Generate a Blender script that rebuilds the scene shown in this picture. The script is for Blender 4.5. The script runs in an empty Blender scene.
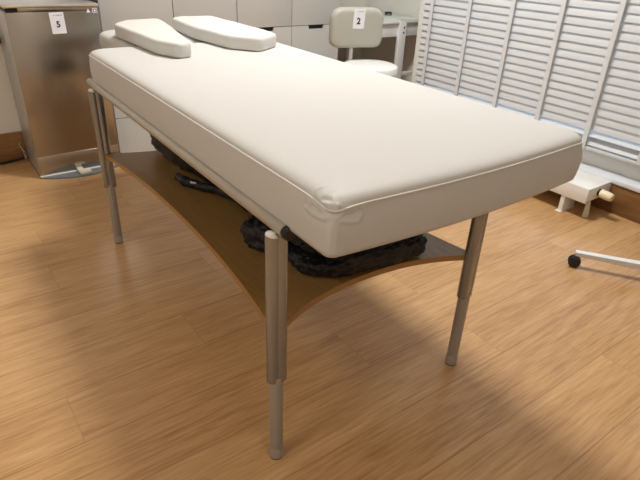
import bpy, bmesh, math, random
from mathutils import Vector, Matrix, noise
random.seed(7)
SC = bpy.context.scene
COL = SC.collection
PI = math.pi

# ------------------------------------------------------------------ materials
def srgb(r, g, b):
    f = lambda c: (c/255/12.92) if c/255 <= .04045 else ((c/255+.055)/1.055)**2.4
    return (f(r), f(g), f(b), 1)

def base_mat(name):
    m = bpy.data.materials.new(name); m.use_nodes = True
    nt = m.node_tree
    return m, nt, nt.nodes['Principled BSDF']

def mat(name, col, rough=.5, metal=0., bump=0., scale=200., spec=.5, var=0., sheen=0., stretch=None, coat=0.):
    m, nt, p = base_mat(name)
    N, L = nt.nodes, nt.links
    p.inputs['Base Color'].default_value = col
    p.inputs['Roughness'].default_value = rough
    p.inputs['Metallic'].default_value = metal
    p.inputs['Specular IOR Level'].default_value = spec
    p.inputs['Coat Weight'].default_value = coat
    if sheen:
        p.inputs['Sheen Weight'].default_value = sheen
        p.inputs['Sheen Roughness'].default_value = .4
    if bump or var:
        tc = N.new('ShaderNodeTexCoord'); mp = N.new('ShaderNodeMapping')
        L.new(tc.outputs['Object'], mp.inputs['Vector'])
        if stretch: mp.inputs['Scale'].default_value = stretch
        nz = N.new('ShaderNodeTexNoise'); nz.inputs['Scale'].default_value = scale
        nz.inputs['Detail'].default_value = 4
        L.new(mp.outputs['Vector'], nz.inputs['Vector'])
        if bump:
            b = N.new('ShaderNodeBump'); b.inputs['Strength'].default_value = bump
            b.inputs['Distance'].default_value = .005 if bump >= .95 else .002
            L.new(nz.outputs['Fac'], b.inputs['Height']); L.new(b.outputs['Normal'], p.inputs['Normal'])
        if var:
            mx = N.new('ShaderNodeMix'); mx.data_type = 'RGBA'
            mx.inputs['A'].default_value = tuple(c*(1-var) for c in col[:3])+(1,)
            mx.inputs['B'].default_value = tuple(min(1, c*(1+var)) for c in col[:3])+(1,)
            L.new(nz.outputs['Fac'], mx.inputs['Factor'])
            L.new(mx.outputs['Result'], p.inputs['Base Color'])
    return m

def wood_mat(name, dark, mid, light, planks=True, rough=.31, along='X', gscale=1.0):
    """oak laminate: planks .2 m wide along X, grain and per-plank tone, all from object coordinates"""
    m, nt, p = base_mat(name)
    N, L = nt.nodes, nt.links
    def math_(op, a, b=None, c=None):
        n = N.new('ShaderNodeMath'); n.operation = op
        for i, v in enumerate((a, b, c)):
            if v is None: continue
            if isinstance(v, (int, float)): n.inputs[i].default_value = v
            else: L.new(v, n.inputs[i])
        return n.outputs[0]
    tc = N.new('ShaderNodeTexCoord'); sp = N.new('ShaderNodeSeparateXYZ')
    L.new(tc.outputs['Object'], sp.inputs[0])
    if along == 'X': u, v = sp.outputs['X'], sp.outputs['Y']
    else: u, v = sp.outputs['Y'], sp.outputs['X']
    w = sp.outputs['Z']
    if planks:
        row = math_('FLOOR', math_('DIVIDE', math_('ADD', v, 10-.17), .2))
        fv = math_('FRACT', math_('DIVIDE', math_('ADD', v, 10-.17), .2))
        wn = N.new('ShaderNodeTexWhiteNoise'); wn.noise_dimensions = '1D'
        L.new(row, wn.inputs['W'])
        us = math_('DIVIDE', math_('ADD', math_('ADD', u, 20), math_('MULTIPLY', wn.outputs['Value'], 1.29)), 1.29)
        col_ = math_('FLOOR', us); fu = math_('FRACT', us)
        wn2 = N.new('ShaderNodeTexWhiteNoise'); wn2.noise_dimensions = '2D'
        cb = N.new('ShaderNodeCombineXYZ'); L.new(row, cb.inputs[0]); L.new(col_, cb.inputs[1])
        L.new(cb.outputs[0], wn2.inputs['Vector'])
        tone = wn2.outputs['Value']
    else:
        tone = None
    # grain vector
    g = N.new('ShaderNodeCombineXYZ')
    off = math_('MULTIPLY', tone, 37.) if tone is not None else 3.3
    L.new(math_('ADD', math_('MULTIPLY', u, 4.4*gscale), off), g.inputs[0])
    L.new(math_('MULTIPLY', v, 75.*gscale), g.inputs[1])
    L.new(math_('MULTIPLY', w, 75.*gscale), g.inputs[2])
    n1 = N.new('ShaderNodeTexNoise'); n1.inputs['Scale'].default_value = 1.5; n1.inputs['Detail'].default_value = 6
    n1.inputs['Roughness'].default_value = .6; n1.inputs['Distortion'].default_value = .25
    L.new(g.outputs[0], n1.inputs['Vector'])
    g2 = N.new('ShaderNodeCombineXYZ')
    L.new(math_('ADD', math_('MULTIPLY', u, .9*gscale), off), g2.inputs[0])
    L.new(math_('MULTIPLY', v, 9.*gscale), g2.inputs[1]); L.new(math_('MULTIPLY', w, 7.*gscale), g2.inputs[2])
    n2 = N.new('ShaderNodeTexNoise'); n2.inputs['Scale'].default_value = 1.3; n2.inputs['Detail'].default_value = 3
    n2.inputs['Distortion'].default_value = .5
    L.new(g2.outputs[0], n2.inputs['Vector'])
    # cathedral rings
    ring = math_('SINE', math_('MULTIPLY', n2.outputs['Fac'], 42.))
    f = math_('ADD', math_('MULTIPLY', n1.outputs['Fac'], .75), math_('MULTIPLY', n2.outputs['Fac'], .35))
    f = math_('ADD', f, math_('MULTIPLY', ring, .035))
    if tone is not None:
        f = math_('ADD', f, math_('MULTIPLY', math_('SUBTRACT', tone, .5), .10))
    cr = N.new('ShaderNodeValToRGB')
    e = cr.color_ramp.elements
    e[0].position = .29; e[0].color = dark
    e[1].position = .80; e[1].color = light
    k = cr.color_ramp.elements.new(.52); k.color = mid
    L.new(f, cr.inputs[0])
    out = cr.outputs[0]
    if planks:
        ev = math_('MINIMUM', fv, math_('SUBTRACT', 1, fv))
        eu = math_('MINIMUM', fu, math_('SUBTRACT', 1, fu))
        seam = math_('MAXIMUM', math_('LESS_THAN', ev, .0068), math_('MULTIPLY', math_('LESS_THAN', eu, .0008), .6))
        mx = N.new('ShaderNodeMix'); mx.data_type = 'RGBA'
        L.new(math_('MULTIPLY', seam, .5), mx.inputs['Factor'])
        L.new(out, mx.inputs['A']); mx.inputs['B'].default_value = tuple(c*.3 for c in dark[:3])+(1,)
        out = mx.outputs['Result']
    L.new(out, p.inputs['Base Color'])
    p.inputs['Roughness'].default_value = rough
    p.inputs['Specular IOR Level'].default_value = .5
    b = N.new('ShaderNodeBump'); b.inputs['Strength'].default_value = .12; b.inputs['Distance'].default_value = .002
    L.new(n1.outputs['Fac'], b.inputs['Height']); L.new(b.outputs['Normal'], p.inputs['Normal'])
    return m

def brushed(name, col, rough, aniso_scale=(1, 1, 90)):
    m, nt, p = base_mat(name)
    N, L = nt.nodes, nt.links
    p.inputs['Base Color'].default_value = col; p.inputs['Metallic'].default_value = 1
    tc = N.new('ShaderNodeTexCoord'); mp = N.new('ShaderNodeMapping')
    mp.inputs['Scale'].default_value = aniso_scale
    L.new(tc.outputs['Object'], mp.inputs['Vector'])
    nz = N.new('ShaderNodeTexNoise'); nz.inputs['Scale'].default_value = 6; nz.inputs['Detail'].default_value = 3
    L.new(mp.outputs['Vector'], nz.inputs['Vector'])
    mr = N.new('ShaderNodeMapRange'); mr.inputs['To Min'].default_value = rough*.85; mr.inputs['To Max'].default_value = rough*1.15
    L.new(nz.outputs['Fac'], mr.inputs['Value']); L.new(mr.outputs['Result'], p.inputs['Roughness'])
    return m

M = {}
M['floor'] = wood_mat('oak_laminate_floor', srgb(156, 114, 71), srgb(190, 148, 101), srgb(210, 170, 123))
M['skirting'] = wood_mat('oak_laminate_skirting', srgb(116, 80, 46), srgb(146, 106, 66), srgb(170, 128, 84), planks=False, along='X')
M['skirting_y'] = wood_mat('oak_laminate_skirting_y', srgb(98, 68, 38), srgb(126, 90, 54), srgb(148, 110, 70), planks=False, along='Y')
M['shelf'] = wood_mat('oak_veneer', srgb(116, 86, 44), srgb(140, 106, 60), srgb(158, 122, 74), planks=False, along='Y', rough=.3, gscale=1.5)
M['shelf_edge'] = mat('pale_edge_band', srgb(158, 116, 66), .35, var=.1, scale=60)
M['leather'] = mat('cream_leatherette', srgb(197, 195, 192), .5, bump=.05, scale=500, spec=.2)
M['piping'] = mat('cream_piping', srgb(216, 211, 202), .4, bump=.03, scale=500)
M['pillow'] = mat('ivory_leatherette', srgb(205, 204, 200), .5, bump=.05, scale=450, spec=.2)
M['chair_cream'] = mat('pale_cream_vinyl', srgb(174, 174, 164), .45, bump=.04, scale=400)
M['seat_white'] = mat('white_vinyl', srgb(228, 228, 226), .4, bump=.03, scale=400)
M['leg'] = mat('satin_champagne_metal', srgb(156, 155, 154), .26, metal=.66, var=.03, scale=30)
M['leg_low'] = mat('grey_beige_lacquer_metal', srgb(160, 154, 145), .42, metal=.2, var=.04, scale=30)
M['rail'] = mat('satin_rail_metal', srgb(190, 184, 174), .36, metal=.7, var=.03, scale=30)
M['white_plastic'] = mat('white_plastic', srgb(232, 230, 222), .35, var=.02, scale=20)
M['black_plastic'] = mat('black_plastic', srgb(22, 22, 24), .4, bump=.05, scale=300)
M['black_rubber'] = mat('black_rubber', srgb(28, 26, 25), .7, bump=.1, scale=200)
M['fleece'] = mat('black_crushed_fleece', srgb(7, 8, 12), .38, bump=.95, scale=120, var=.5, sheen=.05, spec=.4)
M['strap'] = mat('charcoal_fabric', srgb(44, 44, 46), .8, bump=.5, scale=250, sheen=.2)
M['steel'] = brushed('brushed_stainless_steel', srgb(176, 170, 162), .22, (1, 90, 90))
M['steel_bright'] = mat('bright_steel_trim', srgb(236, 226, 206), .22, metal=.9, var=.03, scale=40)
M['bin_side'] = mat('grey_painted_steel', srgb(176, 174, 170), .3, metal=.35, var=.03, scale=20)
M['bin_plate'] = mat('blue_grey_plastic', srgb(112, 116, 122), .5, var=.06, scale=60)
M['pedal'] = mat('beige_plastic', srgb(206, 200, 180), .45, var=.04, scale=60)
M['dark'] = mat('dark_gap', srgb(18, 17, 16), .6, var=.1, scale=40)
M['paper'] = mat('white_paper', srgb(228, 229, 236), .7, var=.02, scale=60)
M['ink'] = mat('black_ink', srgb(40, 40, 46), .6, var=.05, scale=60)
M['ink_pale'] = mat('grey_ink', srgb(150, 152, 162), .6, var=.05, scale=60)
M['wall'] = mat('white_wall_paint', srgb(228, 226, 220), .8, bump=.08, scale=120, var=.015)
M['ceil'] = mat('white_ceiling_paint', srgb(236, 234, 228), .85, bump=.06, scale=100, var=.01)
M['cabinet'] = mat('pale_grey_lacquer', srgb(193, 193, 191), .35, var=.012, scale=6)
M['carcass'] = mat('grey_carcass_board', srgb(96, 92, 88), .7, var=.05, scale=30)
M['desk'] = mat('white_laminate', srgb(226, 228, 230), .35, var=.012, scale=10)
M['desk_glass'] = mat('pale_green_glass_top', srgb(206, 220, 212), .12, var=.03, scale=8, coat=.4)
M['blind'] = mat('white_blind_slat', srgb(203, 206, 209), .4, var=.015, scale=30)
M['tape'] = mat('white_ladder_tape', srgb(210, 213, 217), .85, bump=.3, scale=600)
M['window_frame'] = mat('white_upvc', srgb(222, 226, 232), .35, var=.012, scale=12)
M['radiator'] = mat('white_enamel', srgb(234, 232, 226), .32, var=.012, scale=14)
M['valve'] = mat('yellowed_ivory_plastic', srgb(234, 222, 188), .42, var=.06, scale=60)
M['chrome'] = mat('chrome', srgb(210, 210, 210), .15, metal=1, var=.02, scale=20)
M['rod_cap'] = mat('yellowed_cap_plastic', srgb(216, 206, 170), .45, var=.04, scale=60)

def emis(name, col, s):
    m, nt, p = base_mat(name)
    p.inputs['Emission Color'].default_value = col; p.inputs['Emission Strength'].default_value = s
    p.inputs['Base Color'].default_value = (.8, .8, .8, 1)
    return m
M['diffuser'] = emis('lamp_diffuser', (1, .90, .76, 1), 6)

def glass_mat():
    m = bpy.data.materials.new('window_glass'); m.use_nodes = True
    nt = m.node_tree; N, L = nt.nodes, nt.links
    N.clear()
    o = N.new('ShaderNodeOutputMaterial'); t = N.new('ShaderNodeBsdfTransparent'); g = N.new('ShaderNodeBsdfGlossy')
    g.inputs['Roughness'].default_value = .02
    t.inputs['Color'].default_value = (.93, .96, .97, 1)
    fr = N.new('ShaderNodeFresnel'); fr.inputs['IOR'].default_value = 1.45
    mx = N.new('ShaderNodeMixShader'); L.new(fr.outputs[0], mx.inputs[0]); L.new(t.outputs[0], mx.inputs[1]); L.new(g.outputs[0], mx.inputs[2])
    L.new(mx.outputs[0], o.inputs['Surface'])
    return m
M['glass'] = glass_mat()

# ------------------------------------------------------------------ helpers
def thing(name, label, cat, loc=(0, 0, 0), rotz=0, group=None):
    o = bpy.data.objects.new(name, None); COL.objects.link(o)
    o.empty_display_size = .05
    o.location = loc; o.rotation_euler = (0, 0, rotz)
    o['label'] = label; o['category'] = cat
    if group: o['group'] = group
    return o

def obj(name, bm, m, parent=None, smooth=True, ang=35, kind=None, label=None):
    me = bpy.data.meshes.new(name)
    bmesh.ops.recalc_face_normals(bm, faces=bm.faces[:])
    bm.to_mesh(me); bm.free()
    if smooth:
        me.polygons.foreach_set('use_smooth', [True]*len(me.polygons))
        me.set_sharp_from_angle(angle=math.radians(ang))
    me.materials.append(m if not isinstance(m, str) else M[m])
    o = bpy.data.objects.new(name, me); COL.objects.link(o)
    if parent: o.parent = parent
    if kind: o['kind'] = kind
    if label: o['label'] = label
    return o

def struct(name, bm, m, parent=None, **k):
    return obj(name, bm, m, parent, kind=None if parent else 'structure', **k)

def B(): return bmesh.new()

def box(bm, x0, x1, y0, y1, z0, z1, bev=0., seg=2, mtx=None):
    r = bmesh.ops.create_cube(bm, size=1)
    vs = r['verts']
    for v in vs:
        v.co = Vector(((x0+x1)/2+v.co.x*(x1-x0), (y0+y1)/2+v.co.y*(y1-y0), (z0+z1)/2+v.co.z*(z1-z0)))
    if bev:
        es = list({e for v in vs for e in v.link_edges})
        rr = bmesh.ops.bevel(bm, geom=es, offset=bev, segments=seg, profile=.5, affect='EDGES')
        vs = list({v for f in rr['faces'] for v in f.verts} | {v for v in vs if v.is_valid})
    if mtx:
        for v in vs: v.co = mtx @ v.co
    return vs

def frame_of(d):
    d = d.normalized()
    a = Vector((0, 0, 1)) if abs(d.z) < .9 else Vector((1, 0, 0))
    u = d.cross(a).normalized(); w = u.cross(d).normalized()
    return u, w

def tube(bm, pts, rad, seg=16, caps=True, flat=1.0):
    pts = [Vector(p) for p in pts]
    rads = rad if isinstance(rad, (list, tuple)) else [rad]*len(pts)
    rings = []; u = None
    for i, p in enumerate(pts):
        d = (pts[min(i+1, len(pts)-1)]-pts[max(i-1, 0)])
        if u is None: u, w = frame_of(d)
        else:
            dn = d.normalized(); u = (u-dn*u.dot(dn)).normalized(); w = u.cross(dn).normalized()
        rings.append([bm.verts.new(p+(u*math.cos(2*PI*k/seg)+w*math.sin(2*PI*k/seg)*flat)*rads[i]) for k in range(seg)])
    for a, b in zip(rings, rings[1:]):
        for k in range(seg):
            bm.faces.new((a[k], a[(k+1) % seg], b[(k+1) % seg], b[k]))
    if caps:
        bm.faces.new(rings[0][::-1]); bm.faces.new(rings[-1])

def lathe(bm, prof, c=(0, 0, 0), seg=32):
    """prof = (r, z) from bottom to top"""
    rings = []
    for r, z in prof:
        if r < 1e-6: rings.append([bm.verts.new((c[0], c[1], c[2]+z))])
        else: rings.append([bm.verts.new((c[0]+r*math.cos(2*PI*k/seg), c[1]+r*math.sin(2*PI*k/seg), c[2]+z)) for k in range(seg)])
    for a, b in zip(rings, rings[1:]):
        for k in range(seg):
            q = [a[k % len(a)], a[(k+1) % len(a)], b[(k+1) % len(b)], b[k % len(b)]]
            q2 = []
            for v in q:
                if v not in q2: q2.append(v)
            if len(q2) >= 3: bm.faces.new(q2)
    if len(rings[0]) > 1: bm.faces.new(rings[0][::-1])
    if len(rings[-1]) > 1: bm.faces.new(rings[-1])

def loft(bm, rings, cap0=True, cap1=True):
    R = [[bm.verts.new(p) for p in r] for r in rings]
    n = len(R[0])
    for a, b in zip(R, R[1:]):
        for k in range(n): bm.faces.new((a[k], a[(k+1) % n], b[(k+1) % n], b[k]))
    if cap0: bm.faces.new(R[0][::-1])
    if cap1: bm.faces.new(R[-1])
    return R

def resample(pts, n):
    """closed polyline -> n evenly spaced points"""
    P = [Vector((p[0], p[1], 0)) for p in pts]; P.append(P[0])
    L = [0]
    for a, b in zip(P, P[1:]): L.append(L[-1]+(b-a).length)
    out = []; j = 0
    for i in range(n):
        s = L[-1]*i/n
        while L[j+1] < s: j += 1
        t = (s-L[j])/(L[j+1]-L[j]); out.append(P[j].lerp(P[j+1], t))
    return out

def round_poly(pts, rads, seg=6):
    """fillet each corner of a closed 2-D polygon"""
    out = []; n = len(pts)
    for i in range(n):
        p = Vector(pts[i]); a = (Vector(pts[i-1])-p); b = (Vector(pts[(i+1) % n])-p)
        r = rads[i] if isinstance(rads, (list, tuple)) else rads
        an, bn = a.normalized(), b.normalized()
        th = an.angle(bn); t = min(r/math.tan(th/2), a.length*.49, b.length*.49)
        s, e = p+an*t, p+bn*t
        for k in range(seg+1):
            q = k/seg
            out.append(s*(1-q)**2+p*2*q*(1-q)+e*q*q)
    return out

def offset_poly(pts, d):
    """inset a CCW closed polygon by d"""
    n = len(pts); out = []
    for i in range(n):
        a = Vector(pts[i-1][:2]); b = Vector(pts[(i+1) % n][:2]); t = (b-a)
        if t.length < 1e-9: out.append(Vector(pts[i][:2])); continue
        t.normalize(); nrm = Vector((-t.y, t.x))
        out.append(Vector(pts[i][:2])+nrm*d)
    return out

def text_mesh(s, size, depth=.0006, bold=0.):
    cu = bpy.data.curves.new('glyph', 'FONT'); cu.body = s; cu.size = size
    cu.align_x = 'CENTER'; cu.align_y = 'CENTER'; cu.extrude = depth; cu.offset = bold
    t = bpy.data.objects.new('glyph', cu); COL.objects.link(t)
    bpy.context.view_layer.update()
    dg = bpy.context.evaluated_depsgraph_get()
    me = bpy.data.meshes.new_from_object(t.evaluated_get(dg))
    bm = bmesh.new(); bm.from_mesh(me)
    bpy.data.objects.remove(t); bpy.data.curves.remove(cu); bpy.data.meshes.remove(me)
    return bm

# ------------------------------------------------------------------ the room
X0, X1, Y0, Y1, H = -2.6, 2.95, -2.0, 3.54, 2.85
b = B(); box(b, X0, 3.5, Y0, 4.0, -.08, 0); struct('floor', b, 'floor', smooth=False)
b = B(); box(b, X0, 3.5, Y0, 4.0, H, H+.08); struct('ceiling', b, 'ceil', smooth=False)
b = B(); box(b, X0-.1, X0, Y0, 4.0, 0, H); struct('wall_left', b, 'wall', smooth=False)
b = B(); box(b, X0, 3.5, Y0-.1, Y0, 0, H); struct('wall_front', b, 'wall', smooth=False)
b = B(); box(b, X0, .885, Y1, 4.0, 0, H); struct('wall_back', b, 'wall', smooth=False)          # behind the bin
b = B(); box(b, .885, 3.5, 3.9, 4.0, 0, H); struct('wall_niche', b, 'wall', smooth=False)       # behind cabinets and desk
b = B()
WY0, WY1, WZ0, WZ1 = -.7, 2.72, .30, 2.25
box(b, 2.945, 3.06, Y0, WY0, 0, H); box(b, 2.945, 3.06, WY1, 2.86, 0, H)
box(b, 2.945, 3.06, WY0, WY1, 0, WZ0); box(b, 2.945, 3.06, WY0, WY1, WZ1, H)
box(b, 3.06, 3.40, 2.76, 2.86, 0, H); box(b, 3.33, 3.43, 2.86, 3.9, 0, H)   # niche to the left of the window
struct('wall_right', b, 'wall', smooth=False)
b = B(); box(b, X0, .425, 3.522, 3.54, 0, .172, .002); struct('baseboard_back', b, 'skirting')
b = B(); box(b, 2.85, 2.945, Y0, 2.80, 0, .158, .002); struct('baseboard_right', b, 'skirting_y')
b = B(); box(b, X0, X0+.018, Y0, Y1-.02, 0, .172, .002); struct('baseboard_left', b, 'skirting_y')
b = B(); box(b, 2.842, 2.945, Y0, 2.80, .160, .184, .003); struct('trim_1', b, 'window_frame')
# window
b = B()
for y0, y1 in ((WY0, WY0+.06), (WY1-.06, WY1), (.95, 1.03)): box(b, 2.96, 3.02, y0, y1, WZ0, WZ1, .004)
box(b, 2.96, 3.02, WY0, WY1, WZ0, WZ0+.06, .004); box(b, 2.96, 3.02, WY0, WY1, WZ1-.06, WZ1, .004)
wf = struct('window_1', b, 'window_frame')
b = B(); box(b, 2.985, 2.991, WY0+.05, WY1-.05, WZ0+.05, WZ1-.05); obj('pane', b, 'glass', wf, smooth=False)

# ------------------------------------------------------------------ venetian blind
BX = 2.9
bl = thing('venetian_blind', 'wide white venetian blind with woven ladder tapes covering the window', 'blind', (BX, 0, 0))
BY0, BY1 = -.75, 2.775
b = B()
def slat(bm, z, tilt, w=.05, t=.0028):
    n = 6; pr = []
    for k in range(n+1):
        s = (k/n-.5)*w; pr.append((s, .0022*(1-(2*k/n-1)**2)))
    prof = [(s, h+t/2) for s, h in pr]+[(s, h-t/2) for s, h in reversed(pr)]
    ca, sa = math.cos(tilt), math.sin(tilt)
    rings = []
    for y in (BY0, BY1):
        rings.append([(s*ca-h*sa, y, z+s*sa+h*ca) for s, h in prof])
    loft(bm, rings)
z = .408; k = 0
while z < 2.30:
    slat(b, z, math.radians(72 + 2*math.sin(k*2.3))); z += .0425; k += 1
slat(b, .366, math.radians(30)); slat(b, .326, math.radians(50))
obj('slats', b, 'blind', bl, ang=30)
b = B(); box(b, -.022, .016, BY0, BY1, .280, .297, .004); obj('bottom_rail', b, 'blind', bl)
b = B(); box(b, -.035, .035, BY0, BY1, 2.29, 2.35, .003); obj('head_rail', b, 'blind', bl)
for i in range(11):
    y = 2.683-.3115*i
    b = B(); box(b, -.0295, -.0285, y-.0135, y+.0135, .285, 2.30)
    box(b, .0285, .0295, y-.0135, y+.0135, .285, 2.30)
    obj('ladder_tape', b, 'tape', bl, smooth=False)
    b = B(); box(b, -.026, -.018, y-.018, y+.018, .279, .298, .003); obj('tape_clip', b, 'rod_cap', bl)

# ------------------------------------------------------------------ massage table
T = thing('massage_table', 'cream padded massage table with satin metal legs and curved wooden shelf', 'massage table', (.524, .845, 0), -.0163)
Wl, Ll = .679, 1.376
MX0, MX1, MY0, MY1 = .0055, .8105, -.1775, 1.450
ZB, ZS, ZT = .710, .804, .8225
def leg(x, y, sx):
    # two-lobed extruded profile: a capped outer lobe and an inner lobe that carries the rail
    r1, r2, c1, c2 = .0152, .0182, -.0103, .0083
    d = c2-c1; a_ = (d*d+r1*r1-r2*r2)/(2*d); h_ = math.sqrt(r1*r1-a_*a_)
    t1 = math.atan2(h_, a_); t2 = math.atan2(h_, a_-d)
    out = [(c1+r1*math.cos(t), r1*math.sin(t), 0) for t in [t1+(2*PI-2*t1)*k/28 for k in range(29)]]
    out += [(c2+r2*math.cos(t), r2*math.sin(t), 1) for t in [-t2+2*t2*k/28 for k in range(1, 28)]]
    b = B(); rings = []
    for z, sh in ((.273, .0012), (.2745, 0), (.50, 0), (.655, 0)):
        rings.append([(x+sx*(px*(1-sh*30)), y+py*(1-sh*30), z) for px, py, q in out])
    rings.append([(x+sx*px, y+py, .690 if q else .672-.25*px) for px, py, q in out])
    if sx < 0: rings = [r[::-1] for r in rings]
    loft(b, rings)
    L = obj('leg', b, 'leg', T)
    b = B(); lathe(b, [(.0170, .030), (.0178, .032), (.0178, .285)], (x, y, 0)); obj('lower_tube', b, 'leg_low', L)
    b = B(); lathe(b, [(.0160, .004), (.0185, .0045), (.0188, .010), (.0188, .036), (.018, .038)], (x, y, 0)); obj('foot_collar', b, 'leg_low', L)
    b = B(); lathe(b, [(.015, 0), (.0178, .0012), (.0178, .0045)], (x, y, 0)); obj('rubber_foot', b, 'black_rubber', L)
    b = B()
    rings = []
    for q, dz in ((.0148, -.003), (.0148, .001), (.0138, .005), (.0105, .0085), (.0055, .0105), (.0015, .011)):
        rings.append([(x+sx*(c1+q*math.cos(2*PI*k/24)), y+q*math.sin(2*PI*k/24), .672-.25*c1+dz-.25*q*math.cos(2*PI*k/24)) for k in range(24)])
    loft(b, rings); obj('leg_cap', b, 'white_plastic', L)
for x, sx in ((0, 1), (Wl, -1)):
    for y in (0, Ll): leg(x, y, sx)
# side rails, cross rails
for x in (.005, Wl-.005):
    b = B(); y0, y1 = -.030, MY1+.012
    tube(b, [(x, y0, .6945), (x, .3, .6945), (x, 1.1, .6945), (x, y1-.008, .6945), (x, y1-.002, .6945), (x, y1, .6945)], [.0145, .0145, .0145, .0145, .012, .007], 24)
    r_ = obj('side_rail', b, 'rail', T)
    b = B(); tube(b, [(x+.003, y0-.013, .6930), (x+.003, y0-.009, .6930), (x+.003, y0+.006, .6930)], [.012, .0158, .0160], 20); obj('rail_end_plug', b, 'black_plastic', r_)
for y in (.02, Ll-.02):
    b = B(); tube(b, [(.02, y, .680), (Wl-.02, y, .680)], .0125, 18); obj('cross_rail', b, 'rail', T)
b = B(); box(b, .035, Wl-.035, .03, Ll-.03, .688, .7005); obj('base_board', b, 'carcass', T, smooth=False)

# shelf
def shelf_outline():
    pts = []
    def arc(p0, p1, nrm, depth, n=28):
        p0, p1, nrm = Vector(p0), Vector(p1), Vector(nrm)
        for k in range(n):
            q = k/n; pts.append(p0.lerp(p1, q)+nrm*depth*(1-abs(2*q-1)**2.3))
    e = .006
    arc((-e, -e), (Wl+e, -e), (0, 1), .088)
    arc((Wl+e, -e), (Wl+e, Ll+e), (-1, 0), .052)
    arc((Wl+e, Ll+e), (-e, Ll+e), (0, -1), .088)
    arc((-e, Ll+e), (-e, -e), (1, 0), .052)
    return pts
so = shelf_outline()
b = B(); loft(b, [[(p.x, p.y, z) for p in so] for z in (.4035, .4205)])
sh = obj('shelf', b, 'shelf', T, ang=40)
b = B()
oo = offset_poly(so, -.0009)
loft(b, [[(p.x, p.y, z) for p in oo] for z in (.4030, .4208)], False, False)
ii = offset_poly(so, .0012)
loft(b, [[(p.x, p.y, .4208) for p in oo], [(p.x, p.y, .4210) for p in ii]], False, False)
obj('edge_band', b, 'shelf_edge', sh, ang=40)

# padded top
def pad_ring(x0, x1, y0, y1, rs, ins, z, n_edge=34, n_arc=14):
    x0 += ins; x1 -= ins; y0 += ins; y1 -= ins
    cs = [((x0, y0), PI, rs[0]), ((x1, y0), 1.5*PI, rs[1]), ((x1, y1), 0, rs[2]), ((x0, y1), .5*PI, rs[3])]
    out = []
    arcs = []
    for (cx, cy), a0, r in cs:
        r = max(r-ins*.5, .006) if ins > 0 else r
        sx = 1 if cx == x0 else -1; sy = 1 if cy == y0 else -1
        c = Vector((cx+sx*r, cy+sy*r))
        arcs.append([c+Vector((math.cos(a0+k/n_arc*PI/2), math.sin(a0+k/n_arc*PI/2)))*r for k in range(n_arc+1)])
    for i in range(4):
        out += arcs[i]
        a, c = arcs[i][-1], arcs[(i+1) % 4][0]
        for k in range(1, n_edge):
            if n_edge >= 60:                            # 2 mm steps for the first 7 cm at each end
                L = (c-a).length; m = n_edge//3; e = .072
                q = (k/m*e/L) if k <= m else (1-(n_edge-k)/m*e/L if n_edge-k <= m else e/L+(1-2*e/L)*(k-m)/(n_edge-2*m))
            else: q = .5-.5*math.cos(k/n_edge*PI)
            out.append(a.lerp(c, q))
    return [Vector((p.x, p.y, z)) for p in out]
RS = [.018, .040, .05, .05]
prof = [(.030, .6985), (.010, .6988), (.002, .702), (0, .712), (-.002, .735), (-.0025, .752)]
prof += [(-.0025+.0035*((z-.752)/.047)**2, z) for z in [.756+.0033*k for k in range(14)]]
prof += [(.0018, .8025), (.0025, .8040), (.0025, .8058), (.0034, .8087), (.0048, .8117), (.0068, .8143), (.0092, .8165), (.012, .8183), (.015, .8198),
         (.0185, .8210), (.0225, .8221), (.027, .8230), (.032, .8237), (.038, .8243), (.045, .8248), (.054, .8252), (.066, .8255), (.09, .8259), (.15, .8263), (.30, .8266)]
corners = [Vector((MX0, MY0)), Vector((MX1, MY0)), Vector((MX1, MY1)), Vector((MX0, MY1))]
CREASE = [  # gathers of the sewn cover at the near corner: polyline, direction, height, width
    ([(-.003, -.128, .812), (.007, -.118, .816), (.020, -.113, .820), (.042, -.120, .822)], (-.2, -.2, .95), .0034, .0042),
    ([(.004, -.136, .810), (.006, -.150, .812), (.011, -.162, .813), (.024, -.172, .811)], (-.4, -.4, .8), .0048, .0045),
    ([(.024, -.150, .819), (.023, -.162, .816), (.024, -.173, .810)], (-.3, -.4, .85), .0042, .0040),
    ([(.012, -.143, .816), (.018, -.155, .816)], (-.3, -.3, .9), -.0040, .005),
    ([(.0055, -.120, .804), (.0055, -.145, .801), (.008, -.170, .798), (.016, -.1775, .797), (.032, -.1775, .802)], (-.6, -.6, .2), -.0048, .0045),
    ([(.028, -.1775, .781), (.047, -.1775, .774), (.062, -.1775, .771), (.071, -.1775, .783)], (0, -1, .1), .0040, .0048),
    ([(.036, -.1775, .792), (.055, -.1775, .788), (.062, -.1775, .794)], (0, -1, 0), -.0034, .005),
    ([(.0055, -.100, .779), (.0055, -.123, .776), (.0055, -.145, .779), (.0055, -.168, .787)], (-1, 0, .1), .0036, .0046),
    ([(.0055, -.120, .791), (.0055, -.150, .790)], (-1, 0, 0), -.0030, .005),
    ([(.0075, -.176, .772), (.008, -.176, .735)], (-.7, -.7, 0), .0020, .004),
]
CREASE = [([Vector(p) for p in pl], Vector(d).normalized(), h, w) for pl, d, h, w in CREASE]
def seg_dist(p, a, b):
    ab = b-a; t = max(0, min(1, (p-a).dot(ab)/ab.length_squared)); return (p-(a+ab*t)).length
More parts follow.
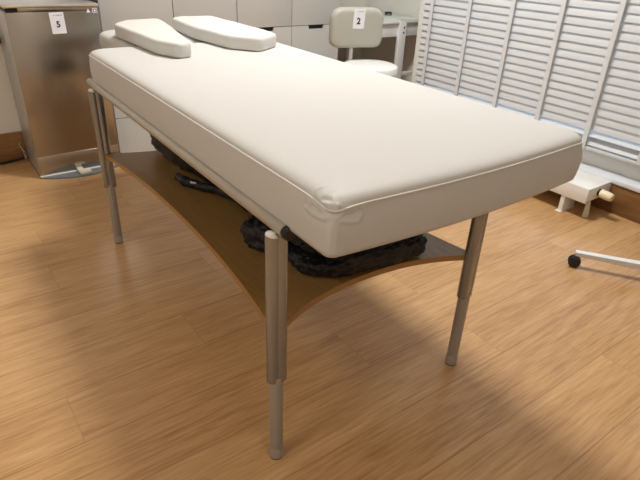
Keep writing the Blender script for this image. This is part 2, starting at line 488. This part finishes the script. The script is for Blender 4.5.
def pucker(p, on_top):
    """gathered leatherette at the sewn corners, bowed foot end and soft right side"""
    q = p.copy()
    for ci, c in enumerate(corners):
        L = math.hypot(p.x-c.x, p.y-c.y)
        if L < .2 and p.z > .74:
            wgt = math.exp(-(L/.05)**2)
            q.z -= (.006 if ci == 0 else .003)*wgt*min(1, (p.z-.74)/.06)
    if p.x < .14 and p.y < -.05:
        for pl, d, h, w in CREASE:
            dd = min(seg_dist(p, a_, b_) for a_, b_ in zip(pl, pl[1:]))
            if dd < w*5: q += d*h*(math.exp(-(dd/w)**2)-.45*math.exp(-(dd/(2.1*w))**2))
    if .703 < p.z < .80:
        w = noise.noise(Vector((p.x*5, p.y*5, p.z*14)))*.0014
        q.x += w; q.y += w
    # the foot end bows outward, the right side bellies out below the seam
    t = (p.x-MX0)/(MX1-MX0)
    q.y -= .021*max(0, 1-(2*t-1)**2)*max(0, 1-(p.y-MY0)/.30)
    k = max(0, min(1, (ZS-p.z)/.05))
    q.x += (.003+.015*k*k*(3-2*k))*max(0, min(1, (p.x-(MX1-.06))/.06))
    return q
rings = [[pucker(p, True) for p in pad_ring(MX0, MX1, MY0, MY1, RS, i_, z_, 96)] for i_, z_ in prof]
b = B(); loft(b, rings)
pad = obj('padded_top', b, 'leather', T, ang=60)
def closed_tube(bm, pts, r, seg=8):
    n = len(pts); R = []
    for i in range(n):
        d = (pts[(i+1) % n]-pts[i-1]).normalized()
        u = d.cross(Vector((0, 0, 1))).normalized(); w = u.cross(d)
        R.append([bm.verts.new(pts[i]+u*math.cos(2*PI*k/seg)*r+w*math.sin(2*PI*k/seg)*r) for k in range(seg)])
    for i in range(n):
        a, c = R[i], R[(i+1) % n]
        for k in range(seg): bm.faces.new((a[k], a[(k+1) % seg], c[(k+1) % seg], c[k]))
b = B(); closed_tube(b, [pucker(p, True) for p in pad_ring(MX0, MX1, MY0, MY1, RS, .0012, .8046, 96)], .0021); obj('piping', b, 'piping', pad, ang=80)
# headrest cushion at the head end
HX0, HX1, HY0, HY1 = .166, .665, 1.46, 1.93
hp = [(.03, .744), (.010, .745), (.002, .752), (0, .765), (-.002, .785), (0, .803), (.004, .8125), (.012, .8185), (.026, .8225), (.06, .8245), (.12, .8255)]
b = B(); loft(b, [pad_ring(HX0, HX1, HY0, HY1, [.06, .06, .09, .09], i_, z_, 20, 12) for i_, z_ in hp])
hr = obj('headrest', b, 'leather', T, ang=60)
for x in (.25, .56):
    b = B(); tube(b, [(x, 1.30, .682), (x, 1.55, .684), (x, 1.80, .728), (x, 1.90, .744)], .011, 14); obj('headrest_bracket', b, 'rail', T)

# ------------------------------------------------------------------ the two wedge pillows
def tl(x, y):
    c, s = math.cos(-.0163), math.sin(-.0163)
    return (.524+x*c-y*s, .845+x*s+y*c)
def pillow(name, label, outline, rads, h, z0):
    cx = sum(p[0] for p in outline)/len(outline); cy = sum(p[1] for p in outline)/len(outline)
    wx, wy = tl(cx, cy)
    t = thing(name, label, 'pillow', (wx, wy, z0), -.0163, 'wedge pillows on the massage table')
    o = resample(round_poly([(p[0]-cx, p[1]-cy) for p in outline], rads), 120)
    pr = [(.010, 0), (.004, .0008), (.001, .005), (0, .012), (.0, h*.70), (.001, h*.84), (.004, h*.94), (.009, h*.99), (.014, h)]
    rings = []
    for ins, z in pr:
        r = offset_poly(o, ins)
        rings.append([(p.x, p.y, z+.0012*noise.noise(Vector((p.x*14, p.y*14, z*20))) * (z > .01)) for p in r])
    for q in (.93, .8, .6, .3): rings.append([(p[0]*q, p[1]*q, h+.0018*(1-q)) for p in rings[8]])
    b = B(); loft(b, rings); c = obj('cushion', b, 'pillow', t, ang=60)
    r = offset_poly(o, .0018)
    b = B(); closed_tube(b, [Vector((p.x, p.y, .0075)) for p in r], .0016); obj('seam', b, 'piping', c, ang=80)
    return t
pillow('wedge_pillow', 'ivory wedge pillow on the left of the table head, nearest the steel bin',
       [(.183, 1.67), (.198, 1.20), (.243, 1.088), (.299, 1.106), (.324, 1.20), (.414, 1.645), (.432, 1.795), (.275, 1.78)],
       [.08, .08, .03, .022, .05, .08, .035, .06], .053, .8275)
pillow('wedge_pillow', 'ivory wedge pillow on the right of the table head, in front of the cabinets',
       [(.492, 1.80), (.470, 1.50), (.500, 1.205), (.586, 1.10), (.716, 1.19), (.724, 1.30), (.722, 1.52), (.712, 1.83), (.545, 1.835)],
       [.06, .10, .06, .03, .03, .04, .08, .04, .05], .053, .8275)

# ------------------------------------------------------------------ black fleece on the shelf
def lump(bm, c, sz, rz, seed, n=96, m=64, pw=3.0, amp=.014):
    """folded, crumpled cloth: a rounded block with fold lines and tufts"""
    R = []
    ca, sa = math.cos(rz), math.sin(rz)
    for j in range(m+1):
        th = -PI/2+PI*j/m
        ring = []
        for i in range(n):
            ph = 2*PI*i/n
            f = lambda v, p: math.copysign(abs(v)**(2/p), v)
            d = Vector((f(math.cos(th), pw)*f(math.cos(ph), 3.4), f(math.cos(th), pw)*f(math.sin(ph), 3.4), f(math.sin(th), pw)))
            p = Vector((d.x*sz[0], d.y*sz[1], d.z*sz[2]))
            nz = noise.noise(p*12+Vector((seed, 0, 0)))*amp*.8+noise.noise(p*48+Vector((0, seed, 0)))*amp*.42+noise.noise(p*110+Vector((0, 0, seed)))*amp*.55
            fold_ = .18*amp*math.sin(p.z*120+3*noise.noise(p*9))
            p += d.normalized()*(nz+fold_)
            q = Vector((p.x*ca-p.y*sa, p.x*sa+p.y*ca, p.z))+Vector(c)
            q.z = max(q.z, .0)
            ring.append(q)
        R.append(ring)
    loft(bm, R[1:-1])
zsh = .4212
wx, wy = tl(.36, .25)
t = thing('fleece_blanket', 'folded black fleece blanket on the shelf at the foot end, behind the front leg', 'blanket', (wx, wy, zsh), -.0163)
b = B()
lump(b, (.012, -.075, .038), (.205, .105, .040), -.17, 3.1, 150, 90)
lump(b, (.008, -.045, .086), (.190, .10, .030), -.12, 8.4, 130, 70)
obj('folded_stack', b, 'fleece', t, ang=80)
b = B(); lump(b, (-.150, .105, .045), (.085, .080, .046), .35, 5.7, 96, 64); obj('turned_corner', b, 'fleece', t, ang=80)

wx, wy = tl(.30, .95)
t = thing('fleece_robe', 'crumpled black fleece robe with belt and pale tag at the back of the shelf', 'robe', (wx, wy, zsh), -.0163)
b = B()
lump(b, (.035, .17, .085), (.17, .29, .088), .0, 2.2)
lump(b, (.05, -.02, .045), (.15, .16, .046), .1, 6.3, 72, 48)
obj('robe_body', b, 'fleece', t, ang=80)
b = B()
pts = [Vector(p) for p in ((-.155, -.005, .018), (-.150, -.06, .019), (-.125, -.12, .019), (-.09, -.17, .020), (-.065, -.25, .022), (-.045, -.33, .022), (.03, -.38, .022))]
sm = []
for i in range(len(pts)-1):
    for k in range(8):
        p = pts[i].lerp(pts[i+1], k/8); sm.append(p+Vector((noise.noise(p*30)*.006, noise.noise(p*31+Vector((4, 0, 0)))*.006, 0)))
tube(b, sm, [.017+.004*noise.noise(p*45) for p in sm], 14)
belt = obj('belt', b, 'fleece', t, ang=80)
b = B(); tube(b, [(-.075, -.15, .052), (-.068, -.20, .046), (-.070, -.27, .030), (-.065, -.345, .012), (-.06, -.365, .006)], .0065, 10, flat=.4); obj('strap', b, 'strap', t, label='flat charcoal strap')
b = B(); box(b, -.012, .012, -.0006, .0006, -.007, .007, mtx=Matrix.Translation((-.141, -.112, .030)) @ Matrix.Rotation(-.9, 4, 'Z') @ Matrix.Rotation(.5, 4, 'X')); obj('care_tag', b, 'paper', belt, smooth=False)
b = B(); lump(b, (-.015, -.32, .03), (.055, .075, .031), .2, 9.9, 48, 32); obj('robe_sleeve', b, 'fleece', t, ang=80)

# ------------------------------------------------------------------ stainless pedal bin
FX0, FX1, FY0, FY1, FZ = .416, .862, 3.160, 3.515, .896
bn = thing('pedal_bin', 'tall brushed stainless steel pedal bin with a white number 5 label', 'bin', ((FX0+FX1)/2, FY0, 0))
w2 = (FX1-FX0)/2
b = B(); box(b, -w2, w2, .012, FY1-FY0, .012, FZ-.032, .003); obj('bin_body', b, 'bin_side', bn)
b = B(); box(b, -w2+.001, w2-.001, 0, .0125, .124, FZ-.034, .002); obj('front_panel', b, 'steel', bn)
b = B(); box(b, -w2+.001, w2-.001, .0005, .0125, .014, .1225, .0015); obj('kick_panel', b, 'steel', bn)
b = B(); box(b, -w2+.001, w2-.001, -.0012, .006, .1215, .1243); obj('panel_seam', b, 'steel_bright', bn, smooth=False)
b = B(); box(b, -w2-.002, w2+.002, -.005, .012, .009, .0150, .001); obj('bottom_trim', b, 'white_plastic', bn)
b = B(); box(b, -w2+.008, w2-.004, .006, .30, FZ-.036, FZ-.016); obj('lid_gap', b, 'dark', bn, smooth=False)
b = B(); box(b, -w2+.06, w2-.001, .001, .02, FZ-.033, FZ-.014, .002); obj('lid_front', b, 'steel', bn)
b = B(); box(b, -w2-.002, w2+.002, -.001, FY1-FY0, FZ-.014, FZ, .003); ld = obj('lid', b, 'bin_side', bn)
b = B(); box(b, -w2-.002, w2+.002, -.0035, -.0005, FZ-.013, FZ-.002, .001); obj('lid_edge', b, 'steel_bright', ld)
b = B()
pts = [Vector((-w2, .004)), ]+[Vector((-w2+2*w2*k/40, -.085*math.sin(PI*k/40)**.8)) for k in range(1, 40)]+[Vector((w2, .004))]
pts += [Vector((w2, .28)), Vector((-w2, .28))]
loft(b, [[(p.x, p.y, z) for p in pts] for z in (.0, .009)]); obj('base_plate', b, 'bin_plate', bn)
b = B(); box(b, -.030, .034, -.078, -.036, .010, .028, .006); box(b, -.032, .002, -.042, .004, .012, .030, .004); obj('pedal', b, 'pedal', bn)
# number label (slightly tilted), mark and tiny badge
def rot_y(a): return Matrix.Rotation(a, 4, 'Y')
lx, lz = .650-(FX0+FX1)/2, .8075
lab_m = Matrix.Translation((lx, -.0012, lz)) @ rot_y(-.02)
b = B(); box(b, -.0345, .0345, -.0007, .0007, -.051, .051, mtx=lab_m); lb = obj('number_label', b, 'paper', bn, smooth=False)
def glyphs(s, size, base, bold=0.):
    g = text_mesh(s, size, .0004, bold)
    for v in g.verts: v.co = base @ Matrix.Rotation(PI/2, 4, 'X') @ v.co
    return g
obj('number', glyphs('5', .040, lab_m @ Matrix.Translation((.001, -.0011, -.007)), .0012), 'ink', lb, smooth=False)
b = B()
for i, wdt in enumerate((.004, .002, .004, .006, .004, .006)):
    x = -.017+.0072*i; box(b, x, x+wdt, -.0011, -.0007, .0345, .0395, mtx=lab_m)
obj('label_heading', b, 'ink_pale', lb, smooth=False)
b = B()
for tri in ([(-.010, -.009), (.010, -.009), (0, .011)],):
    cxm, czm = .808-(FX0+FX1)/2, .862
    loft(b, [[(cxm+p[0], y, czm+p[1]) for p in tri] for y in (-.0012, .0002)])
    
cxm = .842-(FX0+FX1)/2; czm = .862
for (x0, x1, z0, z1) in ((-.014, .012, .008, .011), (-.014, .012, -.011, -.008), (-.014, -.011, -.011, .011), (.009, .012, -.011, .011)):
    box(b, cxm+x0, cxm+x1, -.0012, .0002, czm+z0, czm+z1)
box(b, cxm-.006, cxm+.004, -.0012, .0002, czm-.004, czm+.004)
obj('badge', b, 'paper', bn, smooth=False)

# black plug and the floor cable
t = thing('power_plug', 'small black plug in the white wall left of the steel bin', 'plug', (.405, 3.54, .69))
b = B(); box(b, -.022, .022, -.030, 0, -.020, .020, .006); obj('plug_body', b, 'black_plastic', t)
b = B(); tube(b, [(.0, -.02, .012), (.008, -.035, .004), (.024, -.034, -.004), (.030, -.028, -.010)], .006, 10); obj('plug_lead', b, 'black_plastic', t)
b = B()
cp = [(-1.4, 3.47, .007), (-.6, 3.49, .007), (.1, 3.493, .007), (.28, 3.50, .008), (.36, 3.512, .012), (.400, 3.512, .02), (.408, 3.512, .05)]
tube(b, cp, .0065, 10)
cb = obj('power_cable', b, 'black_rubber'); cb['label'] = 'black cable lying on the floor along the skirting beside the steel bin'; cb['category'] = 'cable'
b = B()
tube(b, [(.402, 3.50, .012), (.398, 3.498, .06), (.385, 3.505, .10), (.392, 3.512, .115)], .0018, 8)
tube(b, [(.400, 3.49, .010), (.410, 3.488, .05), (.388, 3.50, .088)], .0018, 8)
cb = obj('thin_cord', b, 'pedal'); cb['label'] = 'thin pale looped cord by the skirting at the bottom left of the steel bin'; cb['category'] = 'cord'

# ------------------------------------------------------------------ cabinets
names = ['pale grey cabinet unit directly right of the steel bin', 'pale grey cabinet unit second from the steel bin, behind the right wedge pillow',
         'pale grey cabinet unit whose black grip shows just past the right wedge pillow', 'pale grey cabinet unit on the right end, beside the cream chair back']
xs = [.889, 1.308, 1.727, 2.139, 2.548]
for i in range(4):
    x0, x1 = xs[i], xs[i+1]; w = (x1-x0)/2
    t = thing('cabinet', names[i], 'cabinet', ((x0+x1)/2, 3.25, 0), 0, 'row of pale grey cabinets')
    b = B(); box(b, -w+.0005, w-.0005, .020, .62, .015, 2.2); obj('carcass', b, 'carcass', t, smooth=False)
    b = B(); box(b, -w+.0005, w-.0005, .03, .6, 0, .015); obj('plinth', b, 'carcass', t, smooth=False)
    g = .0022
    b = B(); box(b, -w+g, w-g, 0, .019, .722, 2.2, .001); obj('door', b, 'cabinet', t)
    def front(z0, z1, nm):
        # drawer front with a finger-grip cut-out in its top edge
        b = B(); hw = .067; d = .024
        o = [(-w+g, z0), (w-g, z0), (w-g, z1), (hw, z1), (hw-.006, z1-d), (-hw+.006, z1-d), (-hw, z1), (-w+g, z1)]
        loft(b, [[(p[0], y, p[1]) for p in o] for y in (0, .019)])
        f_ = obj(nm, b, 'cabinet', t, smooth=False)
        b = B(); box(b, -hw, hw, .0125, .0185, z1-d, z1); obj('grip_recess', b, 'dark', f_, smooth=False)
    front(.2545, .7185, 'drawer'); front(.018, .2505, 'drawer')

# ------------------------------------------------------------------ desk in the niche
t = thing('work_desk', 'narrow white desk with pale glass top in the corner behind the blind', 'desk', (2.9, 3.1, 0))
b = B(); box(b, -.34, .415, 0, .66, .722, .738, .002); dt = obj('desk_top', b, 'desk', t)
b = B(); box(b, -.325, .405, .012, .65, .738, .744, .001); obj('glass_top', b, 'desk_glass', dt, label='pale green glass top')
b = B(); box(b, -.33, .41, .020, .038, .628, .722, .0015); obj('apron', b, 'desk', t)
for x in (.098,):
    b = B(); box(b, x, x+.070, -.006, .020, .0, .744, .002); L = obj('leg', b, 'desk', t)
    for z, dx in ((.692, .046), (.656, .043)):
        b = B(); tube(b, [(x+dx, -.0075, z), (x+dx, -.004, z)], .007, 14); obj('screw_hole', b, 'dark', L)
    b = B(); box(b, x+.008, x+.062, -.004, .014, .7445, .7475, .001); obj('end_cap', b, 'bin_side', L)
    b = B(); box(b, x, x+.07, .61, .65, 0, .72, .002); obj('leg', b, 'desk', t)
b = B(); box(b, -.33, .41, .0, .026, .335, .362, .002); obj('crossbar', b, 'desk', t)
wx, wy = 3.375-2.9, 3.48-3.1
t2 = thing('desk_clip', 'small dark clip lying on the glass desk top by the wall', 'clip', (3.24, 3.50, .744))
b = B(); box(b, -.03, .03, -.010, .010, 0, .010, .003); obj('clip_bar', b, 'dark', t2)
b = B(); lathe(b, [(.009, 0), (.010, .008), (.004, .012)], (-.045, -.035, 0), 16); lathe(b, [(.007, 0), (.008, .008), (.003, .011)], (-.012, -.05, 0), 16); obj('clip_stud', b, 'dark', t2)

# ------------------------------------------------------------------ cream swivel chair with label 2
cx, cy = 2.395, 2.715
ch = thing('swivel_chair', 'cream swivel chair with a number 2 label on its backrest and white round seat', 'chair', (cx, cy, 0))
b = B(); lathe(b, [(.150, .485), (.176, .488), (.186, .500), (.187, .522), (.180, .538), (.160, .547), (.10, .551), (0, .552)], seg=48); obj('seat', b, 'seat_white', ch)
b = B(); lathe(b, [(.13, .470), (.135, .472), (.135, .487)], seg=32); obj('seat_pan', b, 'black_plastic', ch)
b = B(); lathe(b, [(.014, .30), (.014, .472)], seg=20); lathe(b, [(.026, .09), (.026, .31), (.022, .315)], seg=24); obj('gas_lift', b, 'chrome', ch)
def star(parent, r, n, a0, zt, m, caster_r=.025, halfw=.013):
    for k in range(n):
        a = a0+2*PI*k/n
        mt = Matrix.Rotation(a, 4, 'Z')
        b = B(); pr = []
        loft(b, [[(x, -hw, z0), (x, hw, z0), (x, hw, z1), (x, -hw, z1)] for x, hw, z0, z1 in ((.015, halfw*1.15, zt-.026, zt+.004), (r*.6, halfw, zt-.022, zt), (r, halfw*.92, zt-.018, zt-.002))])
        for v in b.verts: v.co = mt @ v.co
        o = obj('base_arm', b, m, parent, ang=30)
        b = B()
        def L(p): return mt @ Vector(p)
        rr = caster_r; cxr = r-.004
        for s in (-1, 1):
            tube(b, [L((cxr, s*.003, rr)), L((cxr, s*.006, rr)), L((cxr, s*.015, rr)), L((cxr, s*.020, rr))], [rr*.94, rr, rr*.97, rr*.72], 24)
        tube(b, [L((cxr, 0, rr)), L((cxr, 0, zt-.012))], .006, 10)
        obj('caster', b, 'black_plastic', o)
    b = B(); lathe(b, [(.034, zt-.03), (.036, zt-.028), (.036, zt+.02), (.028, zt+.03)], seg=28); obj('base_hub', b, m, parent)
star(ch, .27, 5, .4, .085, 'desk')
# backrest
bx, by, bz = 2.362-cx, 2.835-cy, .754
yaw = math.atan2(-.30, .95)          # tilt of the face towards the camera side
bm_ = Matrix.Translation((bx, by, bz)) @ Matrix.Rotation(yaw, 4, 'Z') @ Matrix.Rotation(.06, 4, 'X')
b = B()
hw, hh = .177, .120
o = [Vector((p.x, p.y)) for p in resample(round_poly([(-hw, -hh), (hw, -hh), (hw, hh), (-hw, hh)], [.055, .055, .085, .085], 10), 120)]
rings = []
for ins, y in ((.02, .030), (.006, .030), (0, .022), (-.001, 0), (0, -.018), (.004, -.026), (.011, -.032), (.022, -.0345), (.036, -.0355)):
    r = offset_poly(o, ins)
    rings.append([bm_ @ Vector((p.x, y+.10*p.x*p.x*-1*0, p.y)) for p in r])
loft(b, rings); bk = obj('backrest', b, 'chair_cream', ch, ang=60)
b = B(); tube(b, [(0, -.02, .480), (bx*.6, by*.6, .474), (bx*1.0, by+.03, .482), (bx, by+.042, .52), (bx, by+.038, .66)], [.012]*5, 14); obj('back_post', b, 'desk', ch)
lab2 = bm_ @ Matrix.Translation((-.001, -.0362, .066)) @ rot_y(.02)
b = B(); box(b, -.038, .038, -.0006, .0006, -.066, .050, mtx=lab2); lb = obj('number_label', b, 'paper', bk, smooth=False)
obj('number', glyphs('2', .052, lab2 @ Matrix.Translation((-.002, -.001, -.022)), .0015), 'ink', lb, smooth=False)
b = B()
for i, wdt in enumerate((.003, .006, .005, .007, .006)):
    x = -.018+.009*i; box(b, x, x+wdt, -.0011, -.0006, .033, .039, mtx=lab2)
obj('label_heading', b, 'ink_pale', lb, smooth=False)

# ------------------------------------------------------------------ low convector under the window
RX0, RX1, RY0, RY1 = 2.620, 2.848, 1.212, 2.35
rd = thing('radiator', 'low white convector radiator standing on brackets below the window blind', 'radiator', (RX0, RY0, 0))
dx, dy = RX1-RX0, RY1-RY0
b = B(); box(b, .002, dx-.002, .004, dy-.004, .098, .166); obj('heating_core', b, 'radiator', rd, smooth=False)
b = B(); box(b, 0, .004, 0, dy, .092, .172, .001); obj('front_panel', b, 'radiator', rd)
b = B(); box(b, dx-.004, dx, 0, dy, .092, .174, .001); obj('back_panel', b, 'radiator', rd)
b = B(); box(b, .003, dx-.003, .002, dy-.002, .1665, .1695, .001); obj('top_grille', b, 'radiator', rd)
for y in (0, dy-.003):
    b = B(); box(b, .002, dx-.002, y, y+.003, .100, .171, .001); obj('end_panel', b, 'radiator', rd)
for y in (.115, .80):
    b = B(); box(b, .006, .125, y, y+.024, 0, .098, .002); box(b, -.010, .130, y-.003, y+.030, 0, .004, .001)
    obj('bracket', b, 'radiator', rd)
b = B(); tube(b, [(.062, .010, 0), (.064, .012, .03), (.066, .016, .075), (.066, .018, .098)], [.015, .014, .011, .009], 16); obj('pipe_sleeve', b, 'pedal', rd)
b = B(); tube(b, [(.112, 0, .134), (.112, -.012, .133)], .0200, 20); obj('valve_collar', b, 'black_plastic', rd)
b = B()
prof = [(-.010, .0195), (-.012, .0228), (-.026, .0236), (-.027, .0226), (-.036, .0226), (-.037, .0234), (-.064, .0212), (-.073, .0190), (-.0755, .0150)]
seg = 40; rings = []
for y, r in prof:
    rings.append([(.112+(r+(.0007 if k % 4 < 2 and -.066 < y < -.032 else 0))*math.cos(2*PI*k/seg), y, .133+y*.06+(r+(.0007 if k % 4 < 2 and -.066 < y < -.032 else 0))*math.sin(2*PI*k/seg)) for k in range(seg)])
loft(b, rings); vk = obj('valve_knob', b, 'valve', rd, ang=25, label='yellowed ivory knob')
b = B(); tube(b, [(.112, -.0755, .1285), (.112, -.0772, .1284)], .004, 12); obj('knob_pin', b, 'dark', vk)

# ------------------------------------------------------------------ stool whose leg reaches into the frame at the right
sx, sy = 2.338, .683
st = thing('rolling_stool', 'white stool base arm with black caster on the floor at the right edge', 'stool', (sx, sy, 0))
a = math.atan2(.967-sy, 2.150-sx); r_ = math.hypot(.967-sy, 2.150-sx)+.004
star(st, r_, 4, a, .077, 'desk', .0265, .0155)
b = B(); lathe(b, [(.025, .09), (.025, .28), (.02, .285)], seg=24); lathe(b, [(.014, .28), (.014, .46)], seg=20); obj('gas_lift', b, 'chrome', st)
b = B(); lathe(b, [(.12, .455), (.165, .460), (.172, .475), (.172, .505), (.16, .520), (0, .525)], seg=40); obj('seat', b, 'seat_white', st)

# ------------------------------------------------------------------ lights
def panel(x, y, s, power, col, label):
    t = thing('ceiling_or_fill_light', label, 'ceiling light', (x, y, H))
    b = B()
    for x0, x1, y0, y1 in ((-s, s, -s, -s+.02), (-s, s, s-.02, s), (-s, -s+.02, -s+.02, s-.02), (s-.02, s, -s+.02, s-.02)): box(b, x0, x1, y0, y1, -.02, 0)
    obj('frame', b, 'desk', t, smooth=False)
    b = B(); box(b, -s+.02, s-.02, -s+.02, s-.02, -.012, 0); obj('diffuser', b, 'diffuser', t, smooth=False)
    la = bpy.data.lights.new('panel_lamp', 'AREA'); la.shape = 'SQUARE'; la.size = 2*s-.05; la.energy = power; la.color = col
    lo = bpy.data.objects.new('panel_lamp', la); COL.objects.link(lo); lo.parent = t; lo.location = (0, 0, -.016)
panel(1.62, 1.95, .26, 67, (1, .985, .95), 'square ceiling light panel above the head of the table')
panel(-1.7, .6, .45, 17, (1, .985, .95), 'large square fill light panel added out of view on the left')  # unseen fill lamp, added to lift the table's left face and floor

panel(.2, -1.3, .30, 3.5, (1, .985, .95), 'small square fill light panel added behind the viewer')  # extra fill added out of view to brighten the table's foot end

w = bpy.data.worlds.new('daylight'); SC.world = w; w.use_nodes = True
bg = w.node_tree.nodes['Background']; bg.inputs[0].default_value = (.78, .87, 1, 1); bg.inputs[1].default_value = 4.2

# ------------------------------------------------------------------ camera
cam = bpy.data.cameras.new('camera'); co = bpy.data.objects.new('camera', cam); COL.objects.link(co)
cam.sensor_fit = 'HORIZONTAL'; cam.sensor_width = 36; cam.lens = 537.1947/640*36
cam.clip_start = .02
def cam_axes(pitch, roll, yaw):
    cp, sp, cr, sr = math.cos(pitch), math.sin(pitch), math.cos(roll), math.sin(roll)
    fw = Vector((0, cp, -sp)); rt = Vector((1, 0, 0)); up = Vector((0, sp, cp))
    r2 = rt*cr+up*sr; u2 = up*cr-rt*sr
    Rz = Matrix.Rotation(-yaw, 3, 'Z')
    return Rz @ r2, Rz @ u2, Rz @ fw
r2, u2, fw = cam_axes(.502, .0446, .6478)
mw = Matrix.Identity(4)
for i in range(3): mw[i][0], mw[i][1], mw[i][2] = r2[i], u2[i], -fw[i]
mw.translation = (0, 0, 1.0523*1.15)
co.matrix_world = mw
SC.camera = co

SC.view_settings.view_transform = 'Standard'; SC.view_settings.look = 'None'
SC.view_settings.exposure = 0.0; SC.view_settings.gamma = 1.0
SC.view_settings.use_curve_mapping = False
